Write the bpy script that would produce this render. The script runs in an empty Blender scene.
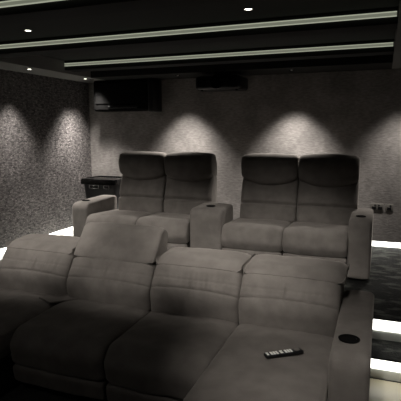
import bpy, bmesh, math, random
from mathutils import Vector, Matrix, noise
random.seed(3)
C = bpy.context.scene.collection
S = bpy.context.scene

# ------------------------------------------------------------------ camera
CAM = Vector((0.0, 0.0, 1.73))
R = Matrix(((0.93427387, -0.04890659, 0.35318619),
            (0.35653951, 0.1377317, -0.92407227),
            (-0.00345171, 0.9892614, 0.14611626)))
cd = bpy.data.cameras.new('camera'); cam = bpy.data.objects.new('camera', cd); C.objects.link(cam)
cam.matrix_world = Matrix.Translation(CAM) @ R.to_4x4()
cd.sensor_fit = 'HORIZONTAL'; cd.sensor_width = 36; cd.lens = 36 * 473 / 401
cd.clip_start = 0.02
S.camera = cam
# ------------------------------------------------------------------ world and exposure
w = bpy.data.worlds.new('world'); S.world = w; w.use_nodes = True
w.node_tree.nodes['Background'].inputs[0].default_value = (1, .93, .85, 1)
w.node_tree.nodes['Background'].inputs[1].default_value = 0.006
S.view_settings.view_transform = 'Standard'; S.view_settings.look = 'None'
S.view_settings.gamma = 1; S.view_settings.use_curve_mapping = False
S.view_settings.exposure = 0.0
# light power by kind of fitting, then of the added unseen lamps (watts)
WASH_BACK = 285; WASH_LEFT = 180; ROW = 50; FILL_FRONT = 88; FILL_FAR = 250; FILL_WIDE = 16; FILL_CHAISE = 130
LED_BASE = 4.5; LED_STEP = 3.0; LED_CEIL = 0.15

RZ = 0.33      # height of the rear platform
WX0, WX1, WY1, WY0 = -4.03, 0.45, 6.0, -1.6
SOF = 2.42; RY = 3.65; SY = 3.325; CEIL = 2.56

# ------------------------------------------------------------------ materials
def mat(name, col, rough=.6, metal=0, noise_s=None, col2=None, bump=0, bump_s=60, sheen=0, stretch=(1, 1, 1), emit=None, spec=.5, contrast=(.35, .65), detail=6):
    m = bpy.data.materials.new(name); m.use_nodes = True
    nt = m.node_tree; b = nt.nodes['Principled BSDF']
    b.inputs['Base Color'].default_value = (*col, 1); b.inputs['Roughness'].default_value = rough
    b.inputs['Metallic'].default_value = metal
    b.inputs['Specular IOR Level'].default_value = spec
    if sheen:
        b.inputs['Sheen Weight'].default_value = sheen; b.inputs['Sheen Roughness'].default_value = .45
        b.inputs['Sheen Tint'].default_value = (1, .93, .86, 1)
    tc = nt.nodes.new('ShaderNodeTexCoord'); mp = nt.nodes.new('ShaderNodeMapping')
    nt.links.new(tc.outputs['Object'], mp.inputs[0]); mp.inputs['Scale'].default_value = stretch
    if noise_s:
        n = nt.nodes.new('ShaderNodeTexNoise'); n.inputs['Scale'].default_value = noise_s; n.inputs['Detail'].default_value = detail
        r = nt.nodes.new('ShaderNodeValToRGB'); r.color_ramp.elements[0].position = contrast[0]; r.color_ramp.elements[1].position = contrast[1]
        r.color_ramp.elements[0].color = (*col, 1); r.color_ramp.elements[1].color = (*(col2 or col), 1)
        nt.links.new(mp.outputs[0], n.inputs[0]); nt.links.new(n.outputs[0], r.inputs[0]); nt.links.new(r.outputs[0], b.inputs['Base Color'])
    if bump:
        n = nt.nodes.new('ShaderNodeTexNoise'); n.inputs['Scale'].default_value = bump_s; n.inputs['Detail'].default_value = 5
        bp = nt.nodes.new('ShaderNodeBump'); bp.inputs['Strength'].default_value = bump; bp.inputs['Distance'].default_value = .01
        nt.links.new(mp.outputs[0], n.inputs[0]); nt.links.new(n.outputs[0], bp.inputs['Height']); nt.links.new(bp.outputs[0], b.inputs['Normal'])
    if emit:
        b.inputs['Emission Color'].default_value = (*emit[0], 1); b.inputs['Emission Strength'].default_value = emit[1]
    return m

def wall_mat(name, ca, cb, cfleck, stretch, sc, metal=.0):
    """woven shimmering wallpaper: threads + cloudy tone + flecks"""
    m = bpy.data.materials.new(name); m.use_nodes = True
    nt = m.node_tree; b = nt.nodes['Principled BSDF']; L = nt.links.new
    b.inputs['Roughness'].default_value = .62; b.inputs['Metallic'].default_value = metal
    tc = nt.nodes.new('ShaderNodeTexCoord')
    def nz(s, st, d=5):
        mp = nt.nodes.new('ShaderNodeMapping'); mp.inputs['Scale'].default_value = st
        L(tc.outputs['Object'], mp.inputs[0])
        n = nt.nodes.new('ShaderNodeTexNoise'); n.inputs['Scale'].default_value = s; n.inputs['Detail'].default_value = d
        L(mp.outputs[0], n.inputs[0]); return n.outputs[0]
    def ramp(i, a, c, p0, p1):
        r = nt.nodes.new('ShaderNodeValToRGB'); r.color_ramp.elements[0].position = p0; r.color_ramp.elements[1].position = p1
        r.color_ramp.elements[0].color = (*a, 1); r.color_ramp.elements[1].color = (*c, 1); L(i, r.inputs[0]); return r.outputs[0]
    base = ramp(nz(sc, stretch), ca, cb, .36, .66)
    fl = ramp(nz(sc * 2.2, stretch, 3), (0, 0, 0), cfleck, .58, .74)
    cl = ramp(nz(3, (1, 1, 1), 3), (.75, .75, .75), (1.15, 1.15, 1.15), .35, .65)
    a = nt.nodes.new('ShaderNodeMix'); a.data_type = 'RGBA'; a.blend_type = 'ADD'; a.inputs[0].default_value = 1
    L(base, a.inputs[6]); L(fl, a.inputs[7])
    mu = nt.nodes.new('ShaderNodeMix'); mu.data_type = 'RGBA'; mu.blend_type = 'MULTIPLY'; mu.inputs[0].default_value = 1
    L(a.outputs[2], mu.inputs[6]); L(cl, mu.inputs[7]); L(mu.outputs[2], b.inputs['Base Color'])
    bp = nt.nodes.new('ShaderNodeBump'); bp.inputs['Strength'].default_value = .6; bp.inputs['Distance'].default_value = .006
    L(nz(sc * 1.5, stretch, 4), bp.inputs['Height']); L(bp.outputs[0], b.inputs['Normal'])
    return m

M = {}
M['suede'] = mat('suede', (.138, .126, .116), .85, noise_s=9, col2=(.178, .164, .151), bump=.15, bump_s=120, sheen=.22, spec=.2)
M['suede_dark'] = mat('suede_piping', (.05, .045, .04), .9)
M['black_plastic'] = mat('black_plastic', (.008, .008, .009), .35)
M['black_matt'] = mat('black_matt', (.004, .004, .004), .9, spec=.1)
M['gloss_black'] = mat('gloss_black', (.006, .006, .006), .12)
M['chrome'] = mat('chrome', (.6, .6, .6), .25, 1)
M['nickel'] = mat('brushed_nickel', (.20, .19, .175), .45, .3)
M['button'] = mat('button_grey', (.85, .85, .82), .5)
M['ceiling'] = mat('ceiling_black', (.011, .011, .010), .9)
M['beam'] = mat('beam_black', (.007, .007, .007), .9)
M['soffit'] = mat('soffit_bounce_lit', (.2, .195, .188), .9)  # side borders: light bounced off the white floor put into the colour
M['wall_back'] = wall_mat('wallpaper_back', (.185, .172, .164), (.28, .262, .252), (.09, .085, .08), (.6, 1, 1.9), 30)
M['wall_left'] = wall_mat('wallpaper_left', (.035, .032, .032), (.17, .157, .155), (.40, .37, .35), (1, .6, 1.5), 30)
M['wall_plain'] = mat('wall_plain', (.08, .075, .072), .8, bump=.2, bump_s=40)
M['carpet'] = mat('carpet', (.004, .0045, .004), .8, noise_s=7, col2=(.060, .063, .056), bump=1.0, bump_s=70, contrast=(.50, .62), spec=.25, stretch=(1, 2.2, 1))
M['carpet_low'] = mat('carpet_low', (.016, .016, .015), .8, noise_s=9, col2=(.035, .034, .032), bump=1.0, bump_s=60)
M['pale_tile'] = mat('pale_tile', (.68, .62, .46), .35, noise_s=2.5, col2=(.76, .70, .54))
M['white_paint'] = mat('white_paint', (.72, .74, .70), .4)
M['led'] = mat('led_white', (.8, .8, .8), .5, emit=((1, .985, .90), LED_BASE))
M['led_step'] = mat('led_step', (.8, .8, .8), .5, emit=((1, .985, .90), LED_STEP))
M['led_ceiling'] = mat('led_ceiling', (.3, .3, .28), .5, noise_s=2.2, col2=(.34, .34, .31), stretch=(1, 1, 1), emit=((.82, .86, .66), LED_CEIL))
M['led_edge'] = mat('led_channel_edge', (.45, .46, .40), .4, emit=((.86, .90, .70), LED_CEIL * 2.6))
M['lamp'] = mat('lamp_lens', (.9, .9, .9), .4, emit=((1, .95, .84), 9))
M['lamp_dim'] = mat('lamp_lens_recessed', (.5, .5, .5), .4, emit=((1, .93, .82), .15))

# ------------------------------------------------------------------ helpers
def obj(name, bm, m, parent=None, smooth=True):
    me = bpy.data.meshes.new(name); bmesh.ops.recalc_face_normals(bm, faces=bm.faces[:]); bm.to_mesh(me); bm.free()
    for mm in (m if isinstance(m, (list, tuple)) else [m]): me.materials.append(mm)
    if smooth:
        for p in me.polygons: p.use_smooth = True
        me.set_sharp_from_angle(angle=math.radians(40))
    o = bpy.data.objects.new(name, me); C.objects.link(o)
    if parent:
        o.parent = parent
        base = Vector((0, 0, 0)); q = parent
        while q: base += q.location; q = q.parent
        o.location = -base
    return o
def tag(o, label, cat, group=None):
    o['label'] = label; o['category'] = cat
    if group: o['group'] = group
    return o
def thing(name, label, cat, loc=(0, 0, 0), group=None):
    o = bpy.data.objects.new(name, None); C.objects.link(o); o.location = loc; o.empty_display_size = .1
    return tag(o, label, cat, group)
def struct(name, bm, m, parent=None, smooth=False):
    o = obj(name, bm, m, parent, smooth)
    if not parent: o['kind'] = 'structure'
    return o
def box(bm, x0, x1, y0, y1, z0, z1, r=0, seg=3, mi=0):
    ret = bmesh.ops.create_cube(bm, size=1); vs = ret['verts']
    for v in vs:
        v.co = Vector(((x0 + x1) / 2 + v.co.x * (x1 - x0), (y0 + y1) / 2 + v.co.y * (y1 - y0), (z0 + z1) / 2 + v.co.z * (z1 - z0)))
    fs = list({f for v in vs for f in v.link_faces})
    for f in fs: f.material_index = mi
    if r:
        es = list({e for v in vs for e in v.link_edges})
        bmesh.ops.bevel(bm, geom=es, offset=r, segments=seg, profile=.5, affect='EDGES')
    return bm
def lathe(bm, prof, cx, cy, cz, n=32, sx=1, sy=1, mi=0):
    rings = []
    for (r, z) in prof:
        rings.append([bm.verts.new((cx + sx * r * math.cos(2 * math.pi * i / n), cy + sy * r * math.sin(2 * math.pi * i / n), cz + z)) for i in range(n)])
    for a, b in zip(rings, rings[1:]):
        for i in range(n):
            f = bm.faces.new((a[i], a[(i + 1) % n], b[(i + 1) % n], b[i])); f.material_index = mi
    for rg, (r, z) in ((rings[0], prof[0]), (rings[-1], prof[-1])):
        if r > 1e-4:
            f = bm.faces.new(rg); f.material_index = mi
    return bm
def round_poly(pts, step=.016):
    """pts: (y, z, radius) closed -> rounded outline, resampled evenly"""
    out = []; n = len(pts)
    for i in range(n):
        p = Vector(pts[i][:2]); a = Vector(pts[i - 1][:2]); b = Vector(pts[(i + 1) % n][:2]); r = pts[i][2]
        da = a - p; db = b - p
        ang = da.angle(db)
        t = min(r / max(math.tan(ang / 2), 1e-3), da.length * .49, db.length * .49)
        p0 = p + da.normalized() * t; p1 = p + db.normalized() * t
        for k in range(9):
            s = k / 8; out.append((1 - s) ** 2 * p0 + 2 * s * (1 - s) * p + s * s * p1)
    L = [0]
    for i in range(len(out)): L.append(L[-1] + (out[(i + 1) % len(out)] - out[i]).length)
    N = max(40, int(L[-1] / step)); res = []; j = 0
    for k in range(N):
        d = L[-1] * k / N
        while L[j + 1] < d: j += 1
        s = (d - L[j]) / max(L[j + 1] - L[j], 1e-9); res.append(out[j].lerp(out[(j + 1) % len(out)], s))
    return res
def loft(name, pts, x0, x1, m, parent, edge=(.03, .04), bulge=0.0, grooves=(), wr=.0, warp=None, seed=0, crease=0):
    """a padded cushion: outline in (y,z) carried along x, ends rounded by edge=(inset, length)"""
    P = round_poly(pts, .007 if grooves else .016); n = len(P)
    area = sum(P[i].x * P[(i + 1) % n].y - P[(i + 1) % n].x * P[i].y for i in range(n))
    sg = 1 if area > 0 else -1
    N = []
    for i in range(n):
        t = (P[(i + 1) % n] - P[i - 1]).normalized(); N.append(Vector((t.y, -t.x)) * sg)
    W = x1 - x0; a, b = edge
    xs = []
    for k in range(7): xs.append(b * (1 - math.cos(k / 6 * math.pi / 2)))
    mid = max(3, int((W - 2 * b) / (.010 if crease else .022)))
    xs = xs + [b + (W - 2 * b) * k / mid for k in range(1, mid)] + [W - q for q in reversed(xs)]
    bm = bmesh.new(); rings = []
    for d in xs:
        e = min(d, W - d); ins = a * (1 - math.sqrt(max(0, 1 - ((b - e) / b) ** 2))) if e < b else 0
        bl = bulge * math.sin(math.pi * d / W) ** .7 if bulge and 0 < d < W else 0
        rg = []
        for i in range(n):
            y, z = P[i]; off = bl - ins
            for (zf, depth, wd) in grooves:     # seams on the faces towards the viewer or upward
                zz = zf(d / W) if callable(zf) else zf
                if N[i].x < .25: off -= depth * math.exp(-((z - zz) / wd) ** 2)
            if wr: off += wr * (noise.noise(Vector((d * 6 + seed * 7.3, y * 6, z * 6))) + .5 * noise.noise(Vector((d * 22 + seed, y * 11, z * 11))))
            if crease and N[i].x < .2: off += crease * noise.noise(Vector((d * 48 + seed, z * 5, 0))) * math.exp(-((z - .69) / .06) ** 2) * min(1, e / .08)
            q = Vector((x0 + d, y + N[i].x * off, z + N[i].y * off))
            if warp: q = warp(q, d / W, N[i])
            rg.append(bm.verts.new(q))
        rings.append(rg)
    for A, B in zip(rings, rings[1:]):
        for i in range(n): bm.faces.new((A[i], A[(i + 1) % n], B[(i + 1) % n], B[i]))
    bm.faces.new(rings[0]); bm.faces.new(rings[-1])
    return obj(name, bm, m, parent)
def spot(parent, loc, target, watts, half_deg, blend, size=.03, col=(1, .94, .87)):
    l = bpy.data.lights.new('spot_beam', 'SPOT'); l.energy = watts; l.color = col
    l.spot_size = math.radians(2 * half_deg); l.spot_blend = blend; l.shadow_soft_size = size
    o = bpy.data.objects.new('spot_beam', l); C.objects.link(o); o.parent = parent
    o.location = Vector(loc) - parent.location
    o.rotation_euler = (Vector(target) - Vector(loc)).to_track_quat('-Z', 'Y').to_euler()
    return o

# ------------------------------------------------------------------ room shell
b = bmesh.new(); box(b, WX0 - .1, WX1 + .1, WY0, RY, -.1, 0); struct('floor', b, M['carpet_low'])
b = bmesh.new(); box(b, .0, WX1, WY0, SY, 0, .006); struct('trim_1', b, M['pale_tile'])
b = bmesh.new(); box(b, WX0 - .1, WX1 + .1, RY, WY1 + .1, -.1, RZ); struct('floor_platform', b, M['carpet'])
b = bmesh.new(); box(b, WX0, -3.72, RY + .02, WY1 - .01, RZ, RZ + .008); struct('trim_2', b, M['white_paint'])
b = bmesh.new(); box(b, WX0 - .1, WX1 + .1, WY1, WY1 + .1, RZ + .065, 2.75); struct('wall_back', b, M['wall_back'])
b = bmesh.new(); box(b, WX0 - .1, WX0, WY0, WY1, RZ + .065, 2.75); struct('wall_left', b, M['wall_left'])
b = bmesh.new(); box(b, WX1, WX1 + .1, WY0, WY1, 0, 2.75); struct('wall_right', b, M['wall_plain'])
b = bmesh.new(); box(b, WX0 - .1, WX1 + .1, WY0 - .1, WY0, 0, 2.75); struct('wall_front', b, M['wall_plain'])
b = bmesh.new(); box(b, WX0 - .1, WX1 + .1, WY0, WY1 + .1, CEIL, CEIL + .1); struct('ceiling', b, M['ceiling'])
# dropped border round the raised ceiling
b = bmesh.new(); box(b, WX0, -3.60, WY0, WY1, SOF, CEIL); struct('trim_6', b, M['soffit'])
b = bmesh.new(); box(b, .06, WX1, WY0, WY1, SOF, CEIL); struct('trim_7', b, M['soffit'])
b = bmesh.new(); box(b, -3.60, .06, 5.42, WY1, SOF, CEIL); struct('trim_8', b, M['ceiling'])  # back border in black, without the bounce light painted on the sides
# lit skirting recess under the wall panels
b = bmesh.new(); box(b, WX0, WX1, WY1 + .012, WY1 + .1, RZ, RZ + .065); struct('baseboard_back', b, M['led'])
b = bmesh.new(); box(b, WX0 - .1, WX0 - .012, RY, WY1, RZ, RZ + .065); struct('baseboard_left', b, M['led'])
b = bmesh.new(); box(b, WX0 - .1, WX0, WY0, RY, 0, RZ + .065); struct('trim_3', b, M['wall_plain'])
# steps in the aisles with lit risers
for (xa, xb, n) in ((.0, WX1, 4), (WX0, -3.25, 5)):
    b = bmesh.new(); box(b, xa, xb, SY + .025, RY, 0, .150, mi=0); box(b, xa, xb, SY, RY, .150, .165, .004, mi=0)
    s = struct('trim_%d' % (n + 5), b, M['carpet'])
    b = bmesh.new(); box(b, xa, xb, SY + .015, SY + .025, .006, .150); struct('riser_panel', b, M['white_paint'], s)
    b = bmesh.new(); box(b, xa, xb, SY + .005, SY + .015, .080, .150); struct('light_strip', b, M['led_step'], s)
    b = bmesh.new(); box(b, xa, xb, RY - .01, RY, .166, RZ - .012); s2 = struct('trim_%d' % n, b, M['white_paint'])
    b = bmesh.new(); box(b, xa, xb, RY - .02, RY - .01, RZ - .09, RZ - .006); struct('light_strip', b, M['led_step'], s2)
    b = bmesh.new(); box(b, xa, xb, RY - .025, RY, RZ - .005, RZ, .001); struct('step_nosing', b, M['carpet'], s2)

# ------------------------------------------------------------------ ceiling beams with light channels
names = ['dropped ceiling beam nearest the viewer, its lit channel cutting the top left corner',
         'middle dropped ceiling beam with a long pale light channel across the frame',
         'dropped ceiling beam nearest the back wall with the lowest pale light channel',
         'dropped ceiling beam ahead of the front sofa, out over the viewer']
for i, Y in enumerate((2.45, 3.62, 4.86)):
    t = thing('ceiling_beam', names[i], 'ceiling beam', (-1.77, Y, 2.44), 'ceiling beams with light channels')
    b = bmesh.new(); box(b, -3.60, .06, Y + .012, Y + .22, 2.45, CEIL, .004, 1); obj('beam_body', b, M['beam'], t, False)
    h = .024
    b = bmesh.new(); box(b, -3.59, .05, Y + .004, Y + .012, 2.500, 2.500 + h); lt = obj('light_channel', b, M['led_ceiling'], t, False)
    b = bmesh.new(); box(b, -3.59, .05, Y - .004, Y + .008, 2.500 + h, 2.505 + h); box(b, -3.59, .05, Y - .004, Y + .008, 2.495, 2.500)
    obj('channel_rail', b, M['led_edge'], lt, False)

# ------------------------------------------------------------------ downlights
def downlight(x, y, z, label, group, recess=False, r=.034):
    t = thing('downlight', label, 'downlight', (x, y, z), group)
    b = bmesh.new(); lathe(b, [(r, -.001), (r * 1.35, -.005), (r * 1.4, 0), (r * 1.0, .0)], x, y, z, 28); obj('trim_ring', b, M['black_matt'] if recess else M['nickel'], t)
    b = bmesh.new(); lathe(b, [(0, -.0012), (r * .8, -.0022), (r * .99, -.001)], x, y, z, 28); obj('lens', b, M['lamp_dim'] if recess else M['lamp'], t)
    return t
g = 'downlights washing the back wall'
for x, lab in ((-3.72, 'recessed downlight over the leftmost pool of light on the back wall'), (-2.45, 'recessed downlight over the bright pool on the back wall behind the left sofa'),
               (-1.02, 'recessed downlight over the bright pool on the back wall behind the right sofa'), (.22, 'recessed downlight over the pool of light above the wall sockets')):
    t = downlight(x, 5.62, SOF, lab, g, True, .02)
    spot(t, (x, 5.62, SOF - .02), (x, 5.58, 0), WASH_BACK * (.5 if x < -3 else .4 if x > 0 else 1), 42, 1.0, .05)
g = 'downlights in the left ceiling border'
for y, lab in ((4.42, 'small bright downlight in the left ceiling border, nearer the viewer'), (5.50, 'small bright downlight in the left ceiling border by the back corner'),
               ):
    t = downlight(-3.74, y, SOF, lab, g, False, .026)
    spot(t, (-3.74, y, SOF - .02), (-3.76, y - .12, 0), WASH_LEFT, 38, 1.0, .05)
g = 'downlights in the raised ceiling'
for x, lab in ((-2.80, 'small downlight in the raised black ceiling at upper left'), (-.91, 'small downlight in the raised black ceiling at top centre')):
    t = downlight(x, 3.32, CEIL, lab, g, False, .024)
    spot(t, (x, 3.32, CEIL - .02), (x + (.12 if x < -2 else -.12), 4.02, .4), ROW, 40, .8, .05)
for x, lab in ((-2.75, 'added fill downlight out of view, tilted at the rear row, on the left'), (-.95, 'added fill downlight out of view, tilted at the rear row, on the right')):
    t = downlight(x, 2.0, CEIL, lab, g, False, .024)  # added, unseen: lights the rear row from in front
    spot(t, (x, 2.0, CEIL - .02), (x + (.15 if x < -2 else -.05), 4.0, .56), FILL_FRONT, 24, .7, .05)
for x, lab in ((-2.70, 'added fill downlight out of frame near the viewer, leftmost of the row of three'), (-1.78, 'added fill downlight out of frame near the viewer, middle of the row of three'), (-.80, 'added fill downlight out of frame near the viewer, rightmost of the row of three')):
    t = downlight(x, .5, CEIL, lab, g, False, .024)  # added out of view to brighten the front backrests
    spot(t, (x, .5, CEIL - .02), (x, 3.16, .96), FILL_FAR, 14, .9, .05)
t = downlight(-1.85, .1, CEIL, 'added dim wide fill downlight, out of view at the middle of the front of the room', g)
spot(t, (-1.85, .1, CEIL - .02), (-1.85, .6, 0), FILL_WIDE, 80, .6, .08)  # added unseen lamp standing in for ambient bounce
t = downlight(-.30, 1.0, CEIL, 'added fill downlight for the right chaise, out of view', g)
spot(t, (-.30, 1.0, CEIL - .02), (-.28, 2.42, .45), FILL_CHAISE, 20, 1.0, .04)  # added, unseen: brightens the right chaise and the arm front

# ------------------------------------------------------------------ rear row: two reclining sofas
SU = M['suede']
def rear_back(x0, x1, t, sd):
    k = RZ
    low = loft('backrest', [(5.04, k + .38, .03), (4.965, k + .44, .04), (4.975, k + .60, .1), (5.09, k + .90, .03), (5.24, k + .90, .03), (5.24, k + .30, .03)],
               x0, x1, SU, t, (.03, .05), .012, [(k + .62, .030, .017)], .006, None, sd)
    def wp(q, s, nn):
        wgt = max(0, min(1, (k + 1.02 - q.z) / .14)) * (1 if q.y < 5.12 else 0)
        q.z -= wgt * .055 * (math.sin(math.pi * s) ** 1.2); return q
    head = loft('headrest', [(5.075, k + .868, .03), (5.02, k + .90, .03), (4.985, k + 1.04, .12), (5.03, k + 1.135, .06), (5.19, k + 1.135, .05), (5.25, k + 1.02, .05), (5.25, k + .868, .02)],
                x0, x1, SU, low, (.035, .055), .018, [], .004, wp, sd + 2)
def rear_seat(x0, x1, t, sd):
    k = RZ
    s = loft('seat_cushion', [(5.04, k + .28, .02), (5.04, k + .43, .03), (4.50, k + .455, .11), (4.455, k + .30, .06), (4.50, k + .215, .03)],
             x0, x1, SU, t, (.022, .05), .018, [], .005, None, sd)
    loft('footrest', [(4.52, k + .06, .02), (4.475, k + .10, .03), (4.475, k + .20, .03), (4.52, k + .215, .02)], x0 + .005, x1 - .005, SU, t, (.012, .02), .006, [], .003, None, sd)
def cup(t, x, y, z, r):
    b = bmesh.new(); lathe(b, [(r * 1.08, .0), (r * 1.1, .004), (r * .98, .005), (r * .93, .0015), (r * .9, .0012), (0, .0010)], x, y, z, 32); return obj('cup_holder', b, M['black_matt'], t)  # flat disc; near-black colour stands in for the shade inside the hole
def arm(x0, x1, y0, y1, z0, z1, t, sd, name='armrest', drop=.0):
    return loft(name, [(y1, z0, .02), (y1, z1 + .01, .05), (y0 + .22, z1 + .005, .1), (y0, z1 - drop, .085), (y0, z0, .02)], x0, x1, SU, t, (.022, .03), .006, [], .004, None, sd)
# base of the sofa: dark plinth
def plinth(x0, x1, y0, y1, z0, z1, t):
    b = bmesh.new(); box(b, x0, x1, y0, y1, z0, z1, .01, 2); obj('base', b, M['suede_dark'], t)

t = thing('recliner_sofa', 'grey suede two-seat recliner on the rear platform beside the black bin', 'sofa', (-2.55, 4.8, RZ), 'reclining two-seat sofas on the platform')
plinth(-3.28, -1.88, 4.56, 5.22, RZ, RZ + .28, t)
a = arm(-3.33, -3.12, 4.52, 5.20, RZ + .03, RZ + .58, t, 1); cup(a, -3.225, 4.66, RZ + .592, .042)
rear_seat(-3.12, -2.485, t, 2); rear_seat(-2.48, -1.868, t, 3)
rear_back(-2.985, -2.385, t, 4); rear_back(-2.375, -1.785, t, 5)
t = thing('recliner_sofa', 'grey suede two-seat recliner on the rear platform with a broad console arm, below the sockets', 'sofa', (-.9, 4.8, RZ), 'reclining two-seat sofas on the platform')
plinth(-1.80, -.08, 4.56, 5.22, RZ, RZ + .28, t)
a = arm(-.255, -.05, 4.50, 5.20, RZ + .03, RZ + .58, t, 6); cup(a, -.155, 4.66, RZ + .592, .042)
rear_seat(-1.49, -.868, t, 7); rear_seat(-.863, -.255, t, 8)
rear_back(-1.44, -.825, t, 9); rear_back(-.815, -.205, t, 10)
a = arm(-1.845, -1.495, 4.50, 4.93, RZ + .03, RZ + .595, t, 11, 'console'); cup(a, -1.66, 4.65, RZ + .612, .045)

# ------------------------------------------------------------------ front sectional sofa
t = thing('sectional_sofa', 'large dark grey suede sectional sofa with chaise ends filling the foreground', 'sofa', (-1.55, 2.9, 0))
E = [-2.90, -2.225, -1.51, -.85, -.20]
plinth(-3.07, -.03, 2.44, 3.40, .02, .30, t)
b = bmesh.new(); box(b, -.82, -.22, 1.44, 2.43, .02, .24, .01, 2); obj('chaise_base', b, M['suede_dark'], t)
b = bmesh.new(); box(b, -2.88, -2.25, 1.44, 2.43, .02, .24, .01, 2); obj('chaise_base', b, M['suede_dark'], t)
for i in range(4):
    x0, x1 = E[i] + .003, E[i + 1] - .003
    # lower back panel with its faint seams
    xe = .03 if i == 3 else 0
    low_out = [(3.02, .36, .03), (2.90, .42, .05), (2.875, .60, .14), (2.985, .762, .012), (3.40, .762, .012), (3.43, .36, .03)] if i == 1 else \
              [(3.02, .36, .03), (2.90, .42, .05), (2.875, .60, .14), (2.988, .764, .10), (3.078, .823, .09), (3.24, .838, .12), (3.37, .806, .07), (3.43, .70, .03), (3.43, .36, .03)]
    lo = loft('backrest', low_out,
              x0, x1, SU, t, (.045, .07), .012, [(lambda s, j=i: .628 + .012 * math.sin(math.pi * s) + .004 * j, .010, .007), (.70, .004, .006)], .006, None, 20 + i, .011)
    if i == 1:   # raised headrest
        hd = loft('headrest', [(3.0, .765, .012), (2.995, .785, .02), (3.15, .980, .05), (3.205, .997, .03), (3.28, .955, .03), (3.24, .78, .03), (3.20, .765, .012)],
             x0 + .008, x1 - .003, SU, lo, (.022, .03), .012, [], .005, None, 31)
    else:        # folded headrest
        hd = loft('headrest', [(2.989, .770, .003), (3.075, .827, .10), (3.24, .843, .12), (3.37, .811, .07), (3.41, .770, .01)],
             x0, x1 + xe, SU, lo, (.045, .07), .012, [], .006, None, 20 + i)
    chaise = i in (0, 3)
    yf = 1.38 if chaise else 2.26
    loft('chaise_seat' if chaise else 'seat_cushion', [(3.02, .26, .02), (3.02, .455, .03), (2.7, .462, .3), (yf + .08, .455, .12), (yf, .36, .08), (yf + .03, .215, .03)],
         x0, x1, SU, t, (.035, .075), .012, [], .008, None, 50 + i)
    if not chaise:
        loft('footrest', [(2.42, .06, .02), (2.30, .09, .03), (2.285, .205, .03), (2.42, .215, .02)], x0 + .005, x1 - .005, SU, t, (.015, .03), .008, [], .004, None, 60 + i)
a = arm(-.20, .0, 2.34, 3.40, .03, .605, t, 70); cup(a, -.115, 2.535, .617, .052)
a = arm(-3.10, -2.905, 2.34, 3.40, .03, .605, t, 71); cup(a, -3.005, 2.535, .617, .052)
# loose fabric corner tucked where the left chaise meets the next seat
b = bmesh.new()
top = [Vector((-2.40, 2.80, .474)), Vector((-2.24, 2.73, .476)), Vector((-2.07, 2.90, .478)), Vector((-2.20, 2.99, .478))]
lo_ = [v - Vector((0, 0, .012)) for v in top]
A = [b.verts.new(v) for v in top]; B = [b.verts.new(v) for v in lo_]
b.faces.new(A); b.faces.new(B[::-1])
for i in range(4): b.faces.new((A[i], A[(i + 1) % 4], B[(i + 1) % 4], B[i]))
bmesh.ops.bevel(b, geom=b.edges[:], offset=.004, segments=2, affect='EDGES')
obj('fabric_flap', b, SU, t)

# ------------------------------------------------------------------ remote control on the right chaise
ang = math.atan2(.154, .201); zc = .4795
t = thing('remote_control', 'slim black remote control with grey buttons lying on the right chaise seat', 'remote control', (-.462, 2.515, zc))
t.rotation_euler = (0, 0, ang)
def loc_part(name, bm, m, par):
    o = obj(name, bm, m, None); o.parent = par; return o
b = bmesh.new(); box(b, -.115, .115, -.024, .024, 0, .016, .006, 3); body = loc_part('body', b, M['black_plastic'], t)
bi = []
for (x0, x1, rows) in ((-.108, -.092, 2), (-.084, -.034, 3), (-.026, -.004, 2), (.004, .052, 3)):
    nx = max(1, round((x1 - x0) / .015))
    for i in range(nx):
        for j in range(rows):
            xx = x0 + (x1 - x0) * (i + .5) / nx; yy = -.018 + .036 * (j + .5) / rows
            wx = (x1 - x0) / nx * .42; wy = .018 / rows * .78
            b = bmesh.new(); box(b, xx - wx, xx + wx, yy - wy, yy + wy, .0155, .0182, .001, 1); loc_part('button', b, M['button'], t)
b = bmesh.new(); lathe(b, [(.010, 0), (.016, .0), (.017, .003), (.011, .003)], .082, 0, .0155, 24); loc_part('dial_ring', b, M['nickel'], t)

# ------------------------------------------------------------------ black storage bin behind the left recliner
bx, by, bz = -3.46, 5.50, RZ + .05
t = thing('storage_bin', 'glossy black lidded bin with silver catches in the back left corner', 'bin', (bx, by, bz))
b = bmesh.new(); box(b, bx - .16, bx + .16, by - .12, by + .12, RZ, bz + .002, .004, 1); obj('foot_frame', b, M['black_matt'], t)
b = bmesh.new()
def frame_ring(bm, w, d, z):
    pts = []
    for sx, sy in ((1, 1), (-1, 1), (-1, -1), (1, -1)):
        c = Vector((bx + sx * (w / 2 - .05), by + sy * (d / 2 - .05)))
        a0 = {(1, 1): 0, (-1, 1): 90, (-1, -1): 180, (1, -1): 270}[(sx, sy)]
        for k in range(6):
            an = math.radians(a0 + 18 * k); pts.append(bm.verts.new((c.x + .05 * math.cos(an), c.y + .05 * math.sin(an), z)))
    return pts
def rings(bm, spec):
    rs = [frame_ring(bm, *s) for s in spec]
    for A, B in zip(rs, rs[1:]):
        for i in range(len(A)): bm.faces.new((A[i], A[(i + 1) % len(A)], B[(i + 1) % len(A)], B[i]))
    bm.faces.new(rs[0]); bm.faces.new(rs[-1])
rings(b, [(.36, .30, bz), (.38, .32, bz + .01), (.50, .40, bz + .64), (.50, .40, bz + .65)]); obj('body', b, M['black_plastic'], t)
b = bmesh.new(); rings(b, [(.52, .42, bz + .651), (.56, .46, bz + .655), (.56, .46, bz + .70), (.54, .44, bz + .725), (.47, .37, bz + .73), (.45, .35, bz + .708)])
lid = obj('lid', b, M['gloss_black'], t)
b = bmesh.new(); box(b, bx - .19, bx + .19, by - .06, by + .06, bz + .708, bz + .722, .005, 2); obj('lid_panel', b, M['gloss_black'], lid)
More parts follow.
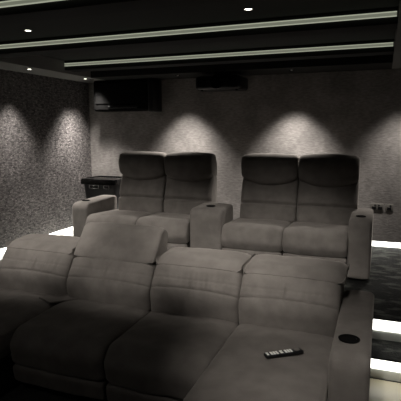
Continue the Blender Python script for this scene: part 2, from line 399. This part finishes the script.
for cx, wd in ((-.06, .15), (.13, .09)):
    b = bmesh.new(); z0, z1 = bz + .60, bz + .648; x0, x1 = bx + cx - wd / 2, bx + cx + wd / 2; y0, y1 = by - .222, by - .206
    y0 -= .0
    box(b, x0, x1, y0, y1, z1 - .010, z1, .002, 1); box(b, x0, x1, y0, y1, z0, z0 + .008, .002, 1)
    box(b, x0, x0 + .012, y0, y1, z0 + .008, z1 - .01, 0); box(b, x1 - .012, x1, y0, y1, z0 + .008, z1 - .01, 0)
    obj('catch', b, M['chrome'], t)

# ------------------------------------------------------------------ air conditioner high in the corner
t = thing('air_conditioner', 'big black air conditioner mounted high in the back left corner', 'air conditioner', (-3.3, 5.95, 1.98))
b = bmesh.new(); box(b, -3.80, -2.92, 5.76, 6.0, 2.0, 2.42, .03, 4); obj('housing', b, M['black_matt'], t)
b = bmesh.new(); box(b, -2.92, -2.85, 5.70, 6.0, 1.98, 2.42, .02, 3); obj('end_cap', b, M['black_plastic'], t)
b = bmesh.new(); box(b, -3.56, -3.11, 5.752, 5.762, 2.035, 2.075, .003, 1)
for k in range(4): box(b, -3.56, -3.11, 5.746, 5.754, 2.038 + k * .010, 2.042 + k * .010, 0)
obj('air_vent', b, M['black_plastic'], t, False)
b = bmesh.new(); box(b, -3.76, -2.96, 5.752, 5.762, 2.10, 2.38, .004, 1); obj('front_panel', b, M['black_matt'], t)

# ------------------------------------------------------------------ projector under the back ceiling border
t = thing('projector', 'black projector hung from the ceiling between the two recliner sofas', 'projector', (-1.84, 5.6, 2.2))
b = bmesh.new(); box(b, -2.14, -1.58, 5.42, 5.82, 2.215, 2.375, .035, 4); hs = obj('housing', b, M['black_plastic'], t)
b = bmesh.new(); box(b, -1.95, -1.75, 5.54, 5.70, 2.375, 2.395, .004, 1); lathe(b, [(.03, 0), (.03, .03)], -1.85, 5.62, 2.39, 20); box(b, -1.93, -1.77, 5.55, 5.69, 2.408, 2.42, 0); obj('mount', b, M['black_matt'], t)
b = bmesh.new()
lathe(b, [(.075, 0), (.078, .03), (.062, .035), (.058, .012), (0, .010)], 0, 0, 0, 32)
bmesh.ops.rotate(b, verts=b.verts[:], matrix=Matrix.Rotation(math.radians(90), 3, 'X')); bmesh.ops.translate(b, verts=b.verts[:], vec=(-1.86, 5.425, 2.295)); obj('lens', b, M['gloss_black'], t)
for x0 in (-2.10, -1.72):
    b = bmesh.new()
    for k in range(6): box(b, x0, x0 + .10, 5.414, 5.424, 2.245 + k * .017, 2.252 + k * .017, .001, 1)
    obj('vent_grille', b, M['black_matt'], t)
for x0 in (-2.08, -1.64):
    b = bmesh.new(); lathe(b, [(.015, -.012), (.018, 0), (.018, .004)], x0, 5.5, 2.212, 16); obj('foot', b, M['black_plastic'], t)

# ------------------------------------------------------------------ wall sockets
def socket(xc, w, gangs, label):
    t = thing('wall_socket', label, 'wall socket', (xc, WY1, .815), 'wall sockets right of the rear sofa')
    b = bmesh.new(); box(b, xc - w / 2, xc + w / 2, WY1 - .009, WY1, .772, .858, .003, 2); obj('face_plate', b, M['nickel'], t)
    for g_ in range(gangs):
        cx = xc + (g_ - (gangs - 1) / 2) * .068
        b = bmesh.new(); box(b, cx - .024, cx + .024, WY1 - .0135, WY1 - .008, .784, .822, .002, 1); ins = obj('outlet_insert', b, M['black_plastic'], t)
        b = bmesh.new()
        box(b, cx - .004, cx + .004, WY1 - .0142, WY1 - .0134, .808, .819); box(b, cx - .017, cx - .010, WY1 - .0142, WY1 - .0134, .790, .795); box(b, cx + .010, cx + .017, WY1 - .0142, WY1 - .0134, .790, .795)
        obj('pin_hole', b, M['gloss_black'], ins, False)
        b = bmesh.new(); box(b, cx - .011 + .012 * (1 if gangs == 1 else (1 if g_ == 0 else -1)), cx + .011 + .012 * (1 if gangs == 1 else (1 if g_ == 0 else -1)), WY1 - .014, WY1 - .008, .830, .846, .002, 1); obj('rocker_switch', b, M['black_plastic'], t)
socket(-.022, .146, 2, 'double socket with black inserts on the back wall beside the right recliner')
socket(.115, .086, 1, 'single socket plate on the back wall at the far right edge of the photo')
